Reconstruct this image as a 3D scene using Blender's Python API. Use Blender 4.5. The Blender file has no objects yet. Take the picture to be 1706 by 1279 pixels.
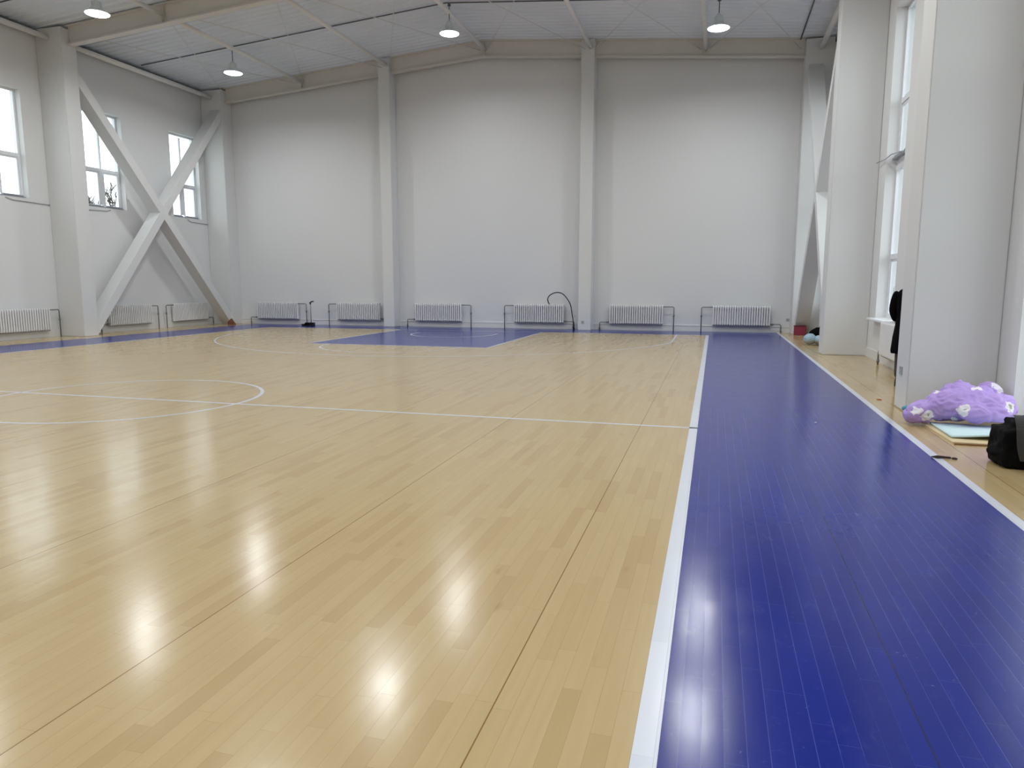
import bpy, bmesh, math, random
from mathutils import Vector, Matrix
random.seed(7)
C = bpy.context.scene.collection
sc = bpy.context.scene
PI = math.pi

# ------------------------------------------------------------------ camera
cd = bpy.data.cameras.new('camera'); cam = bpy.data.objects.new('camera', cd); C.objects.link(cam)
cd.sensor_fit = 'HORIZONTAL'; cd.sensor_width = 36; cd.lens = 1188.2/1706*36
cd.clip_start = .05; cd.clip_end = 300
cam.location = (0.1216, -22.016, 1.527)
cam.rotation_euler = (PI/2-0.140, 0, 0.2748)
sc.camera = cam

# ------------------------------------------------------------------ exposure, sky
sc.view_settings.view_transform = 'Standard'; sc.view_settings.look = 'None'
sc.view_settings.gamma = 1; sc.view_settings.use_curve_mapping = False
sc.view_settings.exposure = 0.40
SKY = 2.5; LAMP = 14.0; LAMP_W = 74.0
w = bpy.data.worlds.new('sky'); sc.world = w; w.use_nodes = True
nt = w.node_tree; nt.nodes.clear()
tc = nt.nodes.new('ShaderNodeTexCoord'); sx = nt.nodes.new('ShaderNodeSeparateXYZ')
rp = nt.nodes.new('ShaderNodeValToRGB'); bg = nt.nodes.new('ShaderNodeBackground'); wo = nt.nodes.new('ShaderNodeOutputWorld')
rp.color_ramp.elements[0].position = .47; rp.color_ramp.elements[0].color = (.30, .30, .31, 1)
rp.color_ramp.elements[1].position = .53; rp.color_ramp.elements[1].color = (.93, .97, 1.0, 1)
mr = nt.nodes.new('ShaderNodeMath'); mr.operation = 'MULTIPLY_ADD'; mr.inputs[1].default_value = .5; mr.inputs[2].default_value = .5
nt.links.new(tc.outputs['Generated'], sx.inputs[0]); nt.links.new(sx.outputs['Z'], mr.inputs[0]); nt.links.new(mr.outputs[0], rp.inputs[0])
nt.links.new(rp.outputs[0], bg.inputs[0]); bg.inputs[1].default_value = SKY; nt.links.new(bg.outputs[0], wo.inputs[0])

# ------------------------------------------------------------------ materials
def srgb(r, g, b):
    f = lambda c: (c/255/12.92 if c/255 <= .04045 else ((c/255+.055)/1.055)**2.4)
    return (f(r), f(g), f(b), 1)

class N:
    """tiny node helper"""
    def __init__(s, name):
        s.m = bpy.data.materials.new(name); s.m.use_nodes = True
        s.t = s.m.node_tree; s.b = s.t.nodes['Principled BSDF']
    def n(s, typ, **kw):
        x = s.t.nodes.new(typ)
        for k, v in kw.items(): setattr(x, k, v)
        return x
    def l(s, a, b): s.t.links.new(a, b)
    def math(s, op, a, b=None, c=None):
        x = s.n('ShaderNodeMath', operation=op)
        for i, v in enumerate((a, b, c)):
            if v is None: continue
            if isinstance(v, (int, float)): x.inputs[i].default_value = v
            else: s.l(v, x.inputs[i])
        return x.outputs[0]
    def mix(s, f, a, b, mode='MIX'):
        x = s.n('ShaderNodeMix', data_type='RGBA', blend_type=mode)
        for i, v in ((0, f), (6, a), (7, b)):
            if isinstance(v, (int, float)): x.inputs[i].default_value = v
            elif isinstance(v, tuple): x.inputs[i].default_value = v
            else: s.l(v, x.inputs[i])
        return x.outputs[2]
    def noise(s, scale, detail=3, vec=None, rough=.5):
        x = s.n('ShaderNodeTexNoise'); x.inputs['Scale'].default_value = scale
        x.inputs['Detail'].default_value = detail; x.inputs['Roughness'].default_value = rough
        if vec is not None: s.l(vec, x.inputs['Vector'])
        return x.outputs['Fac']
    def coord(s, scale=(1, 1, 1)):
        t = s.n('ShaderNodeTexCoord'); m = s.n('ShaderNodeMapping')
        m.inputs['Scale'].default_value = scale; s.l(t.outputs['Object'], m.inputs[0]); return m.outputs[0]
    def ramp(s, v, p0, p1, c0=(0, 0, 0, 1), c1=(1, 1, 1, 1)):
        x = s.n('ShaderNodeValToRGB'); e = x.color_ramp.elements
        e[0].position = p0; e[0].color = c0; e[1].position = p1; e[1].color = c1
        s.l(v, x.inputs[0]); return x.outputs[0]
    def bump(s, h, strength, dist):
        x = s.n('ShaderNodeBump'); x.inputs['Strength'].default_value = strength; x.inputs['Distance'].default_value = dist
        s.l(h, x.inputs['Height']); s.l(x.outputs[0], s.b.inputs['Normal'])
    def set(s, **kw):
        for k, v in kw.items(): s.b.inputs[k.replace('_', ' ')].default_value = v
        return s

def simple(name, col, rough=.6, metal=0., var=.06, scale=8., bump=0., spec=.5):
    k = N(name); v = k.coord(); n = k.noise(scale, 4, v)
    c2 = tuple(max(0, min(1, x*(1-var*2))) for x in col[:3])+(1,)
    k.l(k.mix(n, c2, col), k.b.inputs['Base Color'])
    k.set(Roughness=rough, Metallic=metal, Specular_IOR_Level=spec)
    if bump: k.bump(k.noise(scale*6, 3, v), bump, .01)
    return k.m

BW = .0735; BL = .78
def board(name, base, dark, light, gap, gapw, seam, rough, kind):
    k = N(name); t = k.n('ShaderNodeTexCoord'); s = k.n('ShaderNodeSeparateXYZ'); k.l(t.outputs['Object'], s.inputs[0])
    xx = k.math('DIVIDE', k.math('SUBTRACT', s.outputs['X'], .87), BW)
    ix = k.math('FLOOR', xx); fx = k.math('SUBTRACT', xx, ix)
    wn = k.n('ShaderNodeTexWhiteNoise', noise_dimensions='1D'); k.l(ix, wn.inputs['W'])
    yy = k.math('ADD', k.math('DIVIDE', s.outputs['Y'], BL), k.math('MULTIPLY', wn.outputs['Value'], 7.3))
    iy = k.math('FLOOR', yy); fy = k.math('SUBTRACT', yy, iy)
    cb = k.n('ShaderNodeCombineXYZ'); k.l(ix, cb.inputs[0]); k.l(iy, cb.inputs[1])
    w2 = k.n('ShaderNodeTexWhiteNoise', noise_dimensions='3D'); k.l(cb.outputs[0], w2.inputs['Vector'])
    rnd = w2.outputs['Value']
    sc2 = k.n('ShaderNodeSeparateColor'); k.l(w2.outputs['Color'], sc2.inputs[0])
    # board-shifted grain
    mp = k.n('ShaderNodeCombineXYZ')
    k.l(k.math('MULTIPLY_ADD', s.outputs['X'], 26., k.math('MULTIPLY', rnd, 40)), mp.inputs[0]); k.l(k.math('MULTIPLY', s.outputs['Y'], 1.6), mp.inputs[1])
    grain = k.noise(1.0, 4, mp.outputs[0], .6)
    ex = k.math('MINIMUM', fx, k.math('SUBTRACT', 1., fx)); gx = k.math('LESS_THAN', ex, gapw/BW)
    ey = k.math('MULTIPLY', k.math('MINIMUM', fy, k.math('SUBTRACT', 1., fy)), BL); gy = k.math('LESS_THAN', ey, gapw*.8)
    # only part of the end joints and side joints are open
    v = k.coord((1, 1, 1))
    # panel joint every 20 boards
    px = k.math('DIVIDE', k.math('SUBTRACT', s.outputs['X'], .87), BW*20)
    fp = k.math('SUBTRACT', px, k.math('FLOOR', px)); ep = k.math('MULTIPLY', k.math('MINIMUM', fp, k.math('SUBTRACT', 1., fp)), BW*20)
    gp = k.math('LESS_THAN', ep, seam)
    if kind == 'wood':
        sh = k.ramp(rnd, .0, 1.); c = k.mix(k.math('MULTIPLY_ADD', rnd, .5, .25), light, base)
        c = k.mix(k.math('MULTIPLY', k.math('GREATER_THAN', sc2.outputs[0], .84), .17), c, dark)
        c = k.mix(k.math('MULTIPLY', k.math('SUBTRACT', grain, .3), .40), c, dark)
        kn = k.noise(1., 2, (lambda m: m)(k.coord((9, 2.2, 1))))
        c = k.mix(k.math('MULTIPLY', k.ramp(kn, .70, .80), .4), c, srgb(150, 116, 76))
        c = k.mix(k.math('MULTIPLY', gx, .30), c, gap); c = k.mix(k.math('MULTIPLY', gy, .35), c, gap)
        c = k.mix(k.math('MULTIPLY', gp, .85), c, srgb(120, 84, 46))
    elif kind == 'blue':
        c = k.mix(rnd, base, dark)
        st = k.noise(.8, 3, v)            # cloudy wear, joints show more in places
        op = k.math('GREATER_THAN', k.math('ADD', st, k.math('MULTIPLY', wn.outputs['Value'], .30)), .56)
        g = k.math('MAXIMUM', k.math('MULTIPLY', gx, k.math('MULTIPLY_ADD', op, .50, .12)), k.math('MULTIPLY', gy, .40))
        # scuffs
        s1 = k.noise(3.2, 8, v, .72); s2 = k.noise(26, 4, k.coord((1, .35, 1)), .7)
        scuff = k.math('MULTIPLY', k.ramp(s1, .54, .70), k.ramp(s2, .50, .72))
        c = k.mix(k.math('MULTIPLY', scuff, .16), c, srgb(150, 160, 205))
        for (a, b, rr) in ((2, 3.1, .4), (3.3, 2.2, 1.9)):
            wv = k.n('ShaderNodeTexNoise'); wv.inputs['Scale'].default_value = a; wv.inputs['Detail'].default_value = 2; wv.inputs['Distortion'].default_value = b
            mm = k.n('ShaderNodeMapping'); mm.inputs['Rotation'].default_value = (0, 0, rr); mm.inputs['Scale'].default_value = (1, 2.5, 1)
            k.l(t.outputs['Object'], mm.inputs[0]); k.l(mm.outputs[0], wv.inputs['Vector'])
            ln = k.math('LESS_THAN', k.math('ABSOLUTE', k.math('SUBTRACT', wv.outputs['Fac'], .5)), .0009)
            ln = k.math('MULTIPLY', ln, k.math('GREATER_THAN', k.noise(2.3, 3, k.coord((1.1+rr, 1, 1)), .6), .61))
            c = k.mix(k.math('MULTIPLY', ln, .22), c, srgb(170, 180, 215))
        c = k.mix(g, c, gap)
        c = k.mix(k.math('MULTIPLY', gp, .9), c, srgb(20, 26, 66))
    else:
        c = k.mix(rnd, base, light)
        c = k.mix(k.math('MULTIPLY', gx, .45), c, gap); c = k.mix(k.math('MULTIPLY', gy, .3), c, gap)
    k.l(c, k.b.inputs['Base Color'])
    rn = k.noise(5, 4, v)
    k.l(k.math('MULTIPLY_ADD', rn, .08, rough-.04), k.b.inputs['Roughness'])
    k.set(Specular_IOR_Level=.40, IOR=1.5)
    # board faces: each one leans a hair, lacquer is slightly wavy (normals set directly, no height steps)
    g_ = k.n('ShaderNodeNewGeometry'); cx_ = k.n('ShaderNodeCombineXYZ')
    wv1 = k.n('ShaderNodeTexNoise'); wv1.inputs['Scale'].default_value = 5; wv1.inputs['Detail'].default_value = 2; k.l(k.coord((1.6, .5, 1)), wv1.inputs['Vector'])
    scn = k.n('ShaderNodeSeparateColor'); k.l(wv1.outputs['Color'], scn.inputs[0])
    tx = k.math('ADD', k.math('MULTIPLY', k.math('SUBTRACT', sc2.outputs[1], .5), .012), k.math('MULTIPLY', k.math('SUBTRACT', scn.outputs[0], .5), .014))
    tx = k.math('ADD', tx, k.math('MULTIPLY', k.math('SUBTRACT', fx, .5), .010))     # slight cupping
    ty = k.math('ADD', k.math('MULTIPLY', k.math('SUBTRACT', sc2.outputs[2], .5), .004), k.math('MULTIPLY', k.math('SUBTRACT', scn.outputs[1], .5), .010))
    k.l(tx, cx_.inputs[0]); k.l(ty, cx_.inputs[1])
    va = k.n('ShaderNodeVectorMath', operation='ADD'); k.l(g_.outputs['Normal'], va.inputs[0]); k.l(cx_.outputs[0], va.inputs[1])
    vn = k.n('ShaderNodeVectorMath', operation='NORMALIZE'); k.l(va.outputs[0], vn.inputs[0]); k.l(vn.outputs[0], k.b.inputs['Normal'])
    return k.m

M = {}
M['wood'] = board('maple_boards', srgb(184, 160, 116), srgb(160, 131, 88), srgb(193, 172, 129), srgb(118, 88, 52), .0009, .0028, .185, 'wood')
M['blue'] = board('blue_court_paint', srgb(4, 32, 134), srgb(3, 28, 124), srgb(8, 38, 136), srgb(98, 112, 178), .0009, .003, .19, 'blue')
M['line'] = board('white_court_paint', srgb(208, 212, 222), srgb(200, 204, 214), srgb(214, 217, 227), srgb(150, 152, 160), .0011, .001, .2, 'line')
def wallmat(name, col, sc_=1.):
    k = N(name); v = k.coord(); n = k.noise(.35, 3, v); n2 = k.noise(30, 3, v)
    k.l(k.mix(k.math('MULTIPLY', n, .5), col, tuple(x*.93 for x in col[:3])+(1,)), k.b.inputs['Base Color'])
    k.set(Roughness=.65, Specular_IOR_Level=.3); k.bump(n2, .15, .004); return k.m
M['wall'] = wallmat('white_wall_paint', (.73, .735, .735, 1))
M['column'] = wallmat('white_column_paint', (.70, .705, .70, 1))
M['base'] = simple('skirting_paint', (.76, .755, .74, 1), .4, 0, .04)
M['deck'] = simple('roof_deck_steel', (.78, .84, .90, 1), .45, 0, .08, .6)
M['beam'] = simple('cream_steel_paint', (.70, .675, .62, 1), .45, 0, .05, 2)
M['tube'] = simple('pale_steel_paint', (.83, .82, .79, 1), .4, 0, .05, 2)
M['rod'] = simple('bright_rod_paint', (.74, .74, .72, 1), .4)
M['dark'] = simple('dark_gap_metal', (.07, .07, .07, 1), .7)
M['conduit'] = simple('grey_conduit', (.10, .10, .105, 1), .5)
M['upvc'] = simple('white_window_plastic', (.80, .82, .86, 1), .3, 0, .02)
M['rail'] = simple('grey_aluminium', (.33, .34, .37, 1), .35, .6, .05)
M['rad'] = simple('radiator_enamel', (.80, .80, .81, 1), .3, 0, .02)
M['pipe'] = simple('galvanised_pipe', (.24, .25, .25, 1), .4, .5, .1)
M['black'] = simple('black_cloth', (.004, .004, .005, 1), .9, 0, .2, 20, .3, .08)
M['bagcloth'] = simple('black_nylon', (.004, .004, .0045, 1), .8, 0, .2, 30, .3, .12)
M['strapcloth'] = simple('grey_webbing', (.055, .052, .05, 1), .8, 0, .2, 40, .3)
M['trouser'] = simple('brown_trousers', (.075, .055, .05, 1), .8, 0, .15, 20)
M['skin'] = simple('skin', srgb(205, 160, 135), .5, 0, .04)
M['hair'] = simple('black_hair', (.012, .010, .009, 1), .5, 0, .2, 60)
M['rubber'] = simple('black_rubber', (.015, .015, .015, 1), .6)
M['red'] = simple('maroon_plastic', srgb(150, 52, 74), .5, 0, .08)
M['brown'] = simple('brown_card', srgb(120, 78, 54), .8, 0, .1)
M['plate'] = simple('grey_plate', srgb(168, 176, 172), .4)
M['mat'] = simple('pale_cyan_foam', srgb(206, 230, 234), .7, 0, .05, 10, .1)
M['ply'] = simple('pale_plywood', srgb(216, 196, 156), .6, 0, .08, 4)
M['plyedge'] = simple('plywood_edge', srgb(150, 112, 74), .7, 0, .1, 4)
M['bark'] = simple('bare_bark', srgb(70, 62, 56), .9, 0, .2, 20)
M['orange'] = simple('orange_scrap', srgb(200, 120, 60), .7)
M['bluecloth'] = simple('pale_blue_nylon', srgb(166, 196, 212), .35, 0, .12, 10, .2)
M['silver'] = simple('silver_nylon', srgb(190, 196, 198), .3, .1, .12, 12, .2)
M['teal'] = simple('teal_cloth', srgb(96, 160, 175), .8)
M['strap'] = simple('dark_leather', srgb(52, 36, 34), .6)
k = N('lamp_lens'); k.set(Base_Color=(.9, .9, .9, 1), Emission_Color=(.93, .97, 1, 1), Emission_Strength=LAMP); M['lens'] = k.m
M['shade'] = simple('lamp_aluminium', (.78, .85, .87, 1), .35, 0, .04)
k = N('window_glass'); k.t.nodes.remove(k.b)
tr = k.n('ShaderNodeBsdfTransparent'); gl = k.n('ShaderNodeBsdfGlossy'); gl.inputs['Roughness'].default_value = .01
lw = k.n('ShaderNodeLayerWeight'); lw.inputs['Blend'].default_value = .5
fr = k.n('ShaderNodeMath', operation='MULTIPLY_ADD'); fr.inputs[1].default_value = .9; fr.inputs[2].default_value = .05
pw = k.n('ShaderNodeMath', operation='POWER'); pw.inputs[1].default_value = 5; k.l(lw.outputs['Facing'], pw.inputs[0]); k.l(pw.outputs[0], fr.inputs[0]); ms = k.n('ShaderNodeMixShader')
tr.inputs[0].default_value = (.93, .96, .96, 1)
k.l(fr.outputs[0], ms.inputs[0]); k.l(tr.outputs[0], ms.inputs[1]); k.l(gl.outputs[0], ms.inputs[2])
k.l(ms.outputs[0], [n for n in k.t.nodes if n.type == 'OUTPUT_MATERIAL'][0].inputs[0]); M['glass'] = k.m
# lilac blanket with scattered white flowers
k = N('lilac_floral_cloth'); v = k.coord()
vo = k.n('ShaderNodeTexVoronoi'); vo.inputs['Scale'].default_value = 4.4; k.l(v, vo.inputs['Vector'])
wob = k.noise(16, 2, v); d = k.math('ADD', vo.outputs['Distance'], k.math('MULTIPLY', k.math('SUBTRACT', wob, .5), .55))
scv = k.n('ShaderNodeSeparateColor'); k.l(vo.outputs['Color'], scv.inputs[0])
pick = k.math('GREATER_THAN', scv.outputs[0], .42)
lil = k.mix(k.noise(5, 3, v), srgb(166, 136, 208), srgb(196, 172, 228))
fl = k.math('MULTIPLY', pick, k.math('LESS_THAN', d, .27)); fc = k.math('MULTIPLY', pick, k.math('LESS_THAN', d, .055))
c = k.mix(fl, lil, srgb(235, 230, 238)); c = k.mix(fc, c, srgb(168, 172, 150))
k.l(c, k.b.inputs['Base Color']); k.set(Roughness=.85, Specular_IOR_Level=.2)
k.bump(k.noise(34, 3, v), .3, .01); M['blanket'] = k.m

# ------------------------------------------------------------------ mesh helpers
class MB:
    def __init__(s): s.v = []; s.f = []; s.mi = []; s.smooth = []
    def add(s, vs, fs, mi=0, sm=False):
        o = len(s.v); s.v += [tuple(p) for p in vs]
        for f in fs: s.f.append(tuple(i+o for i in f)); s.mi.append(mi); s.smooth.append(sm)
        return s
    def box(s, a, b, mi=0, bev=0):
        x0, y0, z0 = a; x1, y1, z1 = b
        if bev:
            bm = bmesh.new(); bmesh.ops.create_cube(bm, size=1)
            for q in bm.verts: q.co = Vector(((x0+x1)/2+q.co.x*(x1-x0), (y0+y1)/2+q.co.y*(y1-y0), (z0+z1)/2+q.co.z*(z1-z0)))
            bmesh.ops.bevel(bm, geom=bm.edges[:], offset=bev, segments=2, affect='EDGES')
            bm.verts.index_update(); s.add([q.co[:] for q in bm.verts], [[q.index for q in f.verts] for f in bm.faces], mi); bm.free(); return s
        vs = [(x0, y0, z0), (x1, y0, z0), (x1, y1, z0), (x0, y1, z0), (x0, y0, z1), (x1, y0, z1), (x1, y1, z1), (x0, y1, z1)]
        return s.add(vs, [(0, 3, 2, 1), (4, 5, 6, 7), (0, 1, 5, 4), (1, 2, 6, 5), (2, 3, 7, 6), (3, 0, 4, 7)], mi)
    def quad(s, *p, mi=0): return s.add(p, [(0, 1, 2, 3)], mi)
    def tube(s, pts, r, n=10, mi=0, cap=True, rs=None):
        pts = [Vector(p) for p in pts]; rings = []; up = None
        for i, p in enumerate(pts):
            d = (pts[min(i+1, len(pts)-1)]-pts[max(i-1, 0)]).normalized()
            if up is None: up = Vector((0, 0, 1)) if abs(d.z) < .9 else Vector((1, 0, 0))
            a = d.cross(up).normalized(); up = a.cross(d).normalized(); R = rs[i] if rs else r
            rings.append([p+(a*math.cos(2*PI*j/n)+up*math.sin(2*PI*j/n))*R for j in range(n)])
        vs = [q for ring in rings for q in ring]; fs = []
        for i in range(len(pts)-1):
            for j in range(n): k2 = (j+1) % n; fs.append((i*n+j, i*n+k2, (i+1)*n+k2, (i+1)*n+j))
        if cap: fs += [tuple(range(n))[::-1], tuple(range((len(pts)-1)*n, len(pts)*n))]
        return s.add(vs, fs, mi, True)
    def lathe(s, prof, c=(0, 0, 0), n=32, mi=0):
        vs = [(c[0]+r*math.cos(2*PI*j/n), c[1]+r*math.sin(2*PI*j/n), c[2]+z) for r, z in prof for j in range(n)]
        fs = [(i*n+j, i*n+(j+1) % n, (i+1)*n+(j+1) % n, (i+1)*n+j) for i in range(len(prof)-1) for j in range(n)]
        return s.add(vs, fs, mi, True)
    def bar(s, a, b, w, h, side=(1, 0, 0), mi=0):
        """rectangular bar from a to b; w along 'side', h across"""
        a = Vector(a); b = Vector(b); d = (b-a).normalized(); u = Vector(side).normalized(); t = d.cross(u).normalized()
        vs = [p+u*(x*w/2)+t*(y*h/2) for p in (a, b) for x, y in ((-1, -1), (1, -1), (1, 1), (-1, 1))]
        return s.add(vs, [(3, 2, 1, 0), (4, 5, 6, 7), (0, 1, 5, 4), (1, 2, 6, 5), (2, 3, 7, 6), (3, 0, 4, 7)], mi)
    def build(s, name, mats, parent=None, loc=None):
        me = bpy.data.meshes.new(name)
        o0 = Vector(loc) if loc is not None else Vector((0, 0, 0))
        me.from_pydata([tuple(Vector(p)-o0) for p in s.v], [], s.f)
        if not isinstance(mats, (list, tuple)): mats = [mats]
        for m in mats: me.materials.append(m)
        for p, i, sm in zip(me.polygons, s.mi, s.smooth): p.material_index = i; p.use_smooth = sm
        me.update(); bm = bmesh.new(); bm.from_mesh(me)
        bmesh.ops.recalc_face_normals(bm, faces=bm.faces[:]); bm.to_mesh(me); bm.free()
        o = bpy.data.objects.new(name, me); C.objects.link(o); o.location = o0
        if parent: o.parent = parent
        return o
def tag(o, label, cat, group=None):
    o['label'] = label; o['category'] = cat
    if group: o['group'] = group
    return o
def thing(name, label, cat, loc=(0, 0, 0), group=None):
    o = bpy.data.objects.new(name, None); C.objects.link(o); o.location = loc; o.empty_display_size = .1
    return tag(o, label, cat, group)
def struct(o): o['kind'] = 'structure'; return o
def copy_tree(o, parent=None):
    c = o.copy(); C.objects.link(c); c.parent = parent
    for ch in list(o.children): copy_tree(ch, c)
    return c

# ------------------------------------------------------------------ room dimensions (court corner at the origin, court runs to -X, -Y)
XL, XR, YB, YF, XM = -18.28, 3.28, 1.75, -33.0, -7.48
HL = 14.3                      # half the court length
def under(x): return 8.86-.081*abs(x-XM)      # underside of the rafters
ROOF = .52
FR = [1.45, -5.2, -12.38, -19.5, -26.6]      # frame lines

# floor: one mesh, timber with painted areas as thin coats
fl = MB()
fl.box((XL-.4, YF-.4, -.12), (XR+.4, YB+.4, 0))
E1, E2 = .0006, .0012
def sheet(x0, y0, x1, y1, z, mi): fl.box((x0, y0, z-.0005), (x1, y1, z), mi)
XBL, XBR = -16.81, 2.03
sheet(0, YF, XBR, YB, E1, 1)                       # right lane
sheet(XBL, YF, -15, YB, E1, 1)                     # left lane
sheet(-15, 0, 0, YB, E1, 1)                        # strip behind the end line
sheet(-9.90, -5.75, -5.10, 0, E1, 1)               # key
LW = .05
def line(x0, y0, x1, y1): sheet(x0, y0, x1, y1, E2, 2)
line(-.085, YF, 0, 0); line(XBR, YF, XBR+.075, YB)
line(-15, YF, -15+.05, 0); line(-15, -.05, 0, 0)
line(-15, -HL-LW/2, 0, -HL+LW/2)
line(-5.10, -5.80, -5.05, 0); line(-9.95, -5.80, -9.90, 0); line(-9.95, -5.80, -5.05, -5.75)
line(-.95, -2.99, -.90, 0); line(-14.10, -2.99, -14.05, 0)
def arc(cx, cy, r, a0, a1, w_=LW, n=96):
    vs = []; fs = []
    for i in range(n+1):
        a = math.radians(a0+(a1-a0)*i/n)
        for rr in (r-w_, r): vs.append((cx+rr*math.cos(a), cy+rr*math.sin(a), E2+.0001))
    for i in range(n): fs.append((2*i, 2*i+1, 2*i+3, 2*i+2))
    fl.add(vs, fs, 2)
aa = math.degrees(math.acos(6.6/6.75))
arc(-7.5, -1.575, 6.75, 180+aa, 360-aa); arc(-7.5, -HL, 1.8, 0, 360); arc(-7.5, -5.8, 1.8, 180, 360)
arc(-7.5, -1.575, 1.3, 180, 360)
line(-8.8, -1.575, -8.75, -1.2); line(-6.25, -1.575, -6.2, -1.2)
floor = struct(fl.build('floor', [M['wood'], M['blue'], M['line']]))

# walls with openings
WT = .36
def holed_wall(name, x_in, x_out, holes, ytop):
    """wall in the Y-Z plane; holes = (y0,y1,z0,z1)"""
    mb = MB()
    ys = sorted({YF, YB}|{h[0] for h in holes}|{h[1] for h in holes}); zs = sorted({0, ytop}|{h[2] for h in holes}|{h[3] for h in holes})
    solid = {}
    for i in range(len(ys)-1):
        for j in range(len(zs)-1):
            yc = (ys[i]+ys[i+1])/2; zc = (zs[j]+zs[j+1])/2
            solid[i, j] = not any(h[0] < yc < h[1] and h[2] < zc < h[3] for h in holes)
    for (i, j), s_ in solid.items():
        if not s_: continue
        y0, y1, z0, z1 = ys[i], ys[i+1], zs[j], zs[j+1]
        mb.quad((x_in, y0, z0), (x_in, y1, z0), (x_in, y1, z1), (x_in, y0, z1)); mb.quad((x_out, y0, z0), (x_out, y1, z0), (x_out, y1, z1), (x_out, y0, z1))
        for di, dj, q in ((-1, 0, ((y0, z0), (y0, z1))), (1, 0, ((y1, z0), (y1, z1))), (0, -1, ((y0, z0), (y1, z0))), (0, 1, ((y0, z1), (y1, z1)))):
            if not solid.get((i+di, j+dj), False):
                (a, b), (c_, d_) = q; mb.quad((x_in, a, b), (x_in, c_, d_), (x_out, c_, d_), (x_out, a, b))
    o = mb.build(name, M['wall'])
    bm = bmesh.new(); bm.from_mesh(o.data); bmesh.ops.remove_doubles(bm, verts=bm.verts, dist=1e-4); bmesh.ops.recalc_face_normals(bm, faces=bm.faces[:]); bm.to_mesh(o.data); bm.free()
    return struct(o)
WINL = [(-.55, .88), (-4.12, -2.65), (-7.55, -6.10), (-11.1, -9.65), (-14.7, -13.25), (-18.2, -16.75), (-21.9, -20.45), (-25.4, -23.95)]
WINR = [(-.55, .88), (-4.12, -2.65), (-7.50, -6.02), (-11.1, -9.65), (-14.7, -13.20), (-18.2, -16.75), (-21.9, -20.45), (-25.4, -23.95)]
ZU0, ZU1, ZL0 = 3.86, 6.76, .84
holed_wall('wall_left', XL, XL-WT, [(a, b, ZU0, ZU1) for a, b in WINL], 8.35)
DOOR = (-14.7, -13.20)                          # glazed door, open down to the floor
holed_wall('wall_right', XR, XR+WT, [(a, b, 0 if (a, b) == DOOR else ZL0, ZU1) for a, b in WINR], 8.35)
for nm, y0, y1 in (('wall_back', YB, YB+.3), ('wall_front', YF-.3, YF)):
    mb = MB(); top = 9.4
    pr = [(XL-WT, 0), (XR+WT, 0), (XR+WT, under(XR+WT)+ROOF+.02), (XM, under(XM)+ROOF+.02), (XL-WT, under(XL-WT)+ROOF+.02)]
    vs = [(x, y, z) for y in (y0, y1) for x, z in pr]
    mb.add(vs, [(0, 1, 2, 3, 4), (9, 8, 7, 6, 5)]+[(i, (i+1) % 5, 5+(i+1) % 5, 5+i) for i in range(5)]); struct(mb.build(nm, M['wall']))

# ribbed roof deck
mb = MB(); P = .26; y = YF-.3; prof = []
while y < YB+.3:
    prof += [(y, 0), (y+.12, 0), (y+.15, .035), (y+.23, .035)]; y += P
prof = [(a, b) for a, b in prof if a <= YB+.3]+[(YB+.3, 0)]
for s_ in (-1, 1):
    xe = XL-WT if s_ < 0 else XR+WT
    vs = []
    for x in (XM, xe):
        for a, b in prof: vs.append((x, a, under(x)+ROOF+b))
    n = len(prof); mb.add(vs, [(i, i+1, n+i+1, n+i) for i in range(n-1)])
    vs = [(x, yy, under(x)+ROOF+.2) for x in (XM, xe) for yy in (YF-.3, YB+.3)]; mb.add(vs, [(0, 1, 3, 2)])
struct(mb.build('ceiling', M['deck']))

# skirting
def skirting(name, a, b, ht=.19):
    mb = MB(); mb.box(a, b); struct(mb.build(name, M['base']))
mb = MB(); mb.box((XL+.02, YB-.02, 0), (XR-.02, YB, .17)); mb.box((XL+.02, YB-.03, .17), (XR-.02, YB, .19)); struct(mb.build('baseboard_back', M['base']))
mb = MB(); mb.box((XL, YF, 0), (XL+.02, YB-.02, .19)); struct(mb.build('baseboard_left', M['base']))
mb = MB(); mb.box((XR-.02, YF, 0), (XR, DOOR[0], .19)); mb.box((XR-.02, DOOR[1], 0), (XR, YB-.02, .19)); struct(mb.build('baseboard_right', M['base']))
# dark gap strip between wall head and roof, both sides
for i, (x0, x1) in enumerate(((XL-.3, XL+.12), (XR-.12, XR+.3))):
    mb = MB(); mb.box((x0, YF, 8.352), (x1, YB, 8.45)); struct(mb.build('trim_%d' % (i+1), M['dark']))

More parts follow.
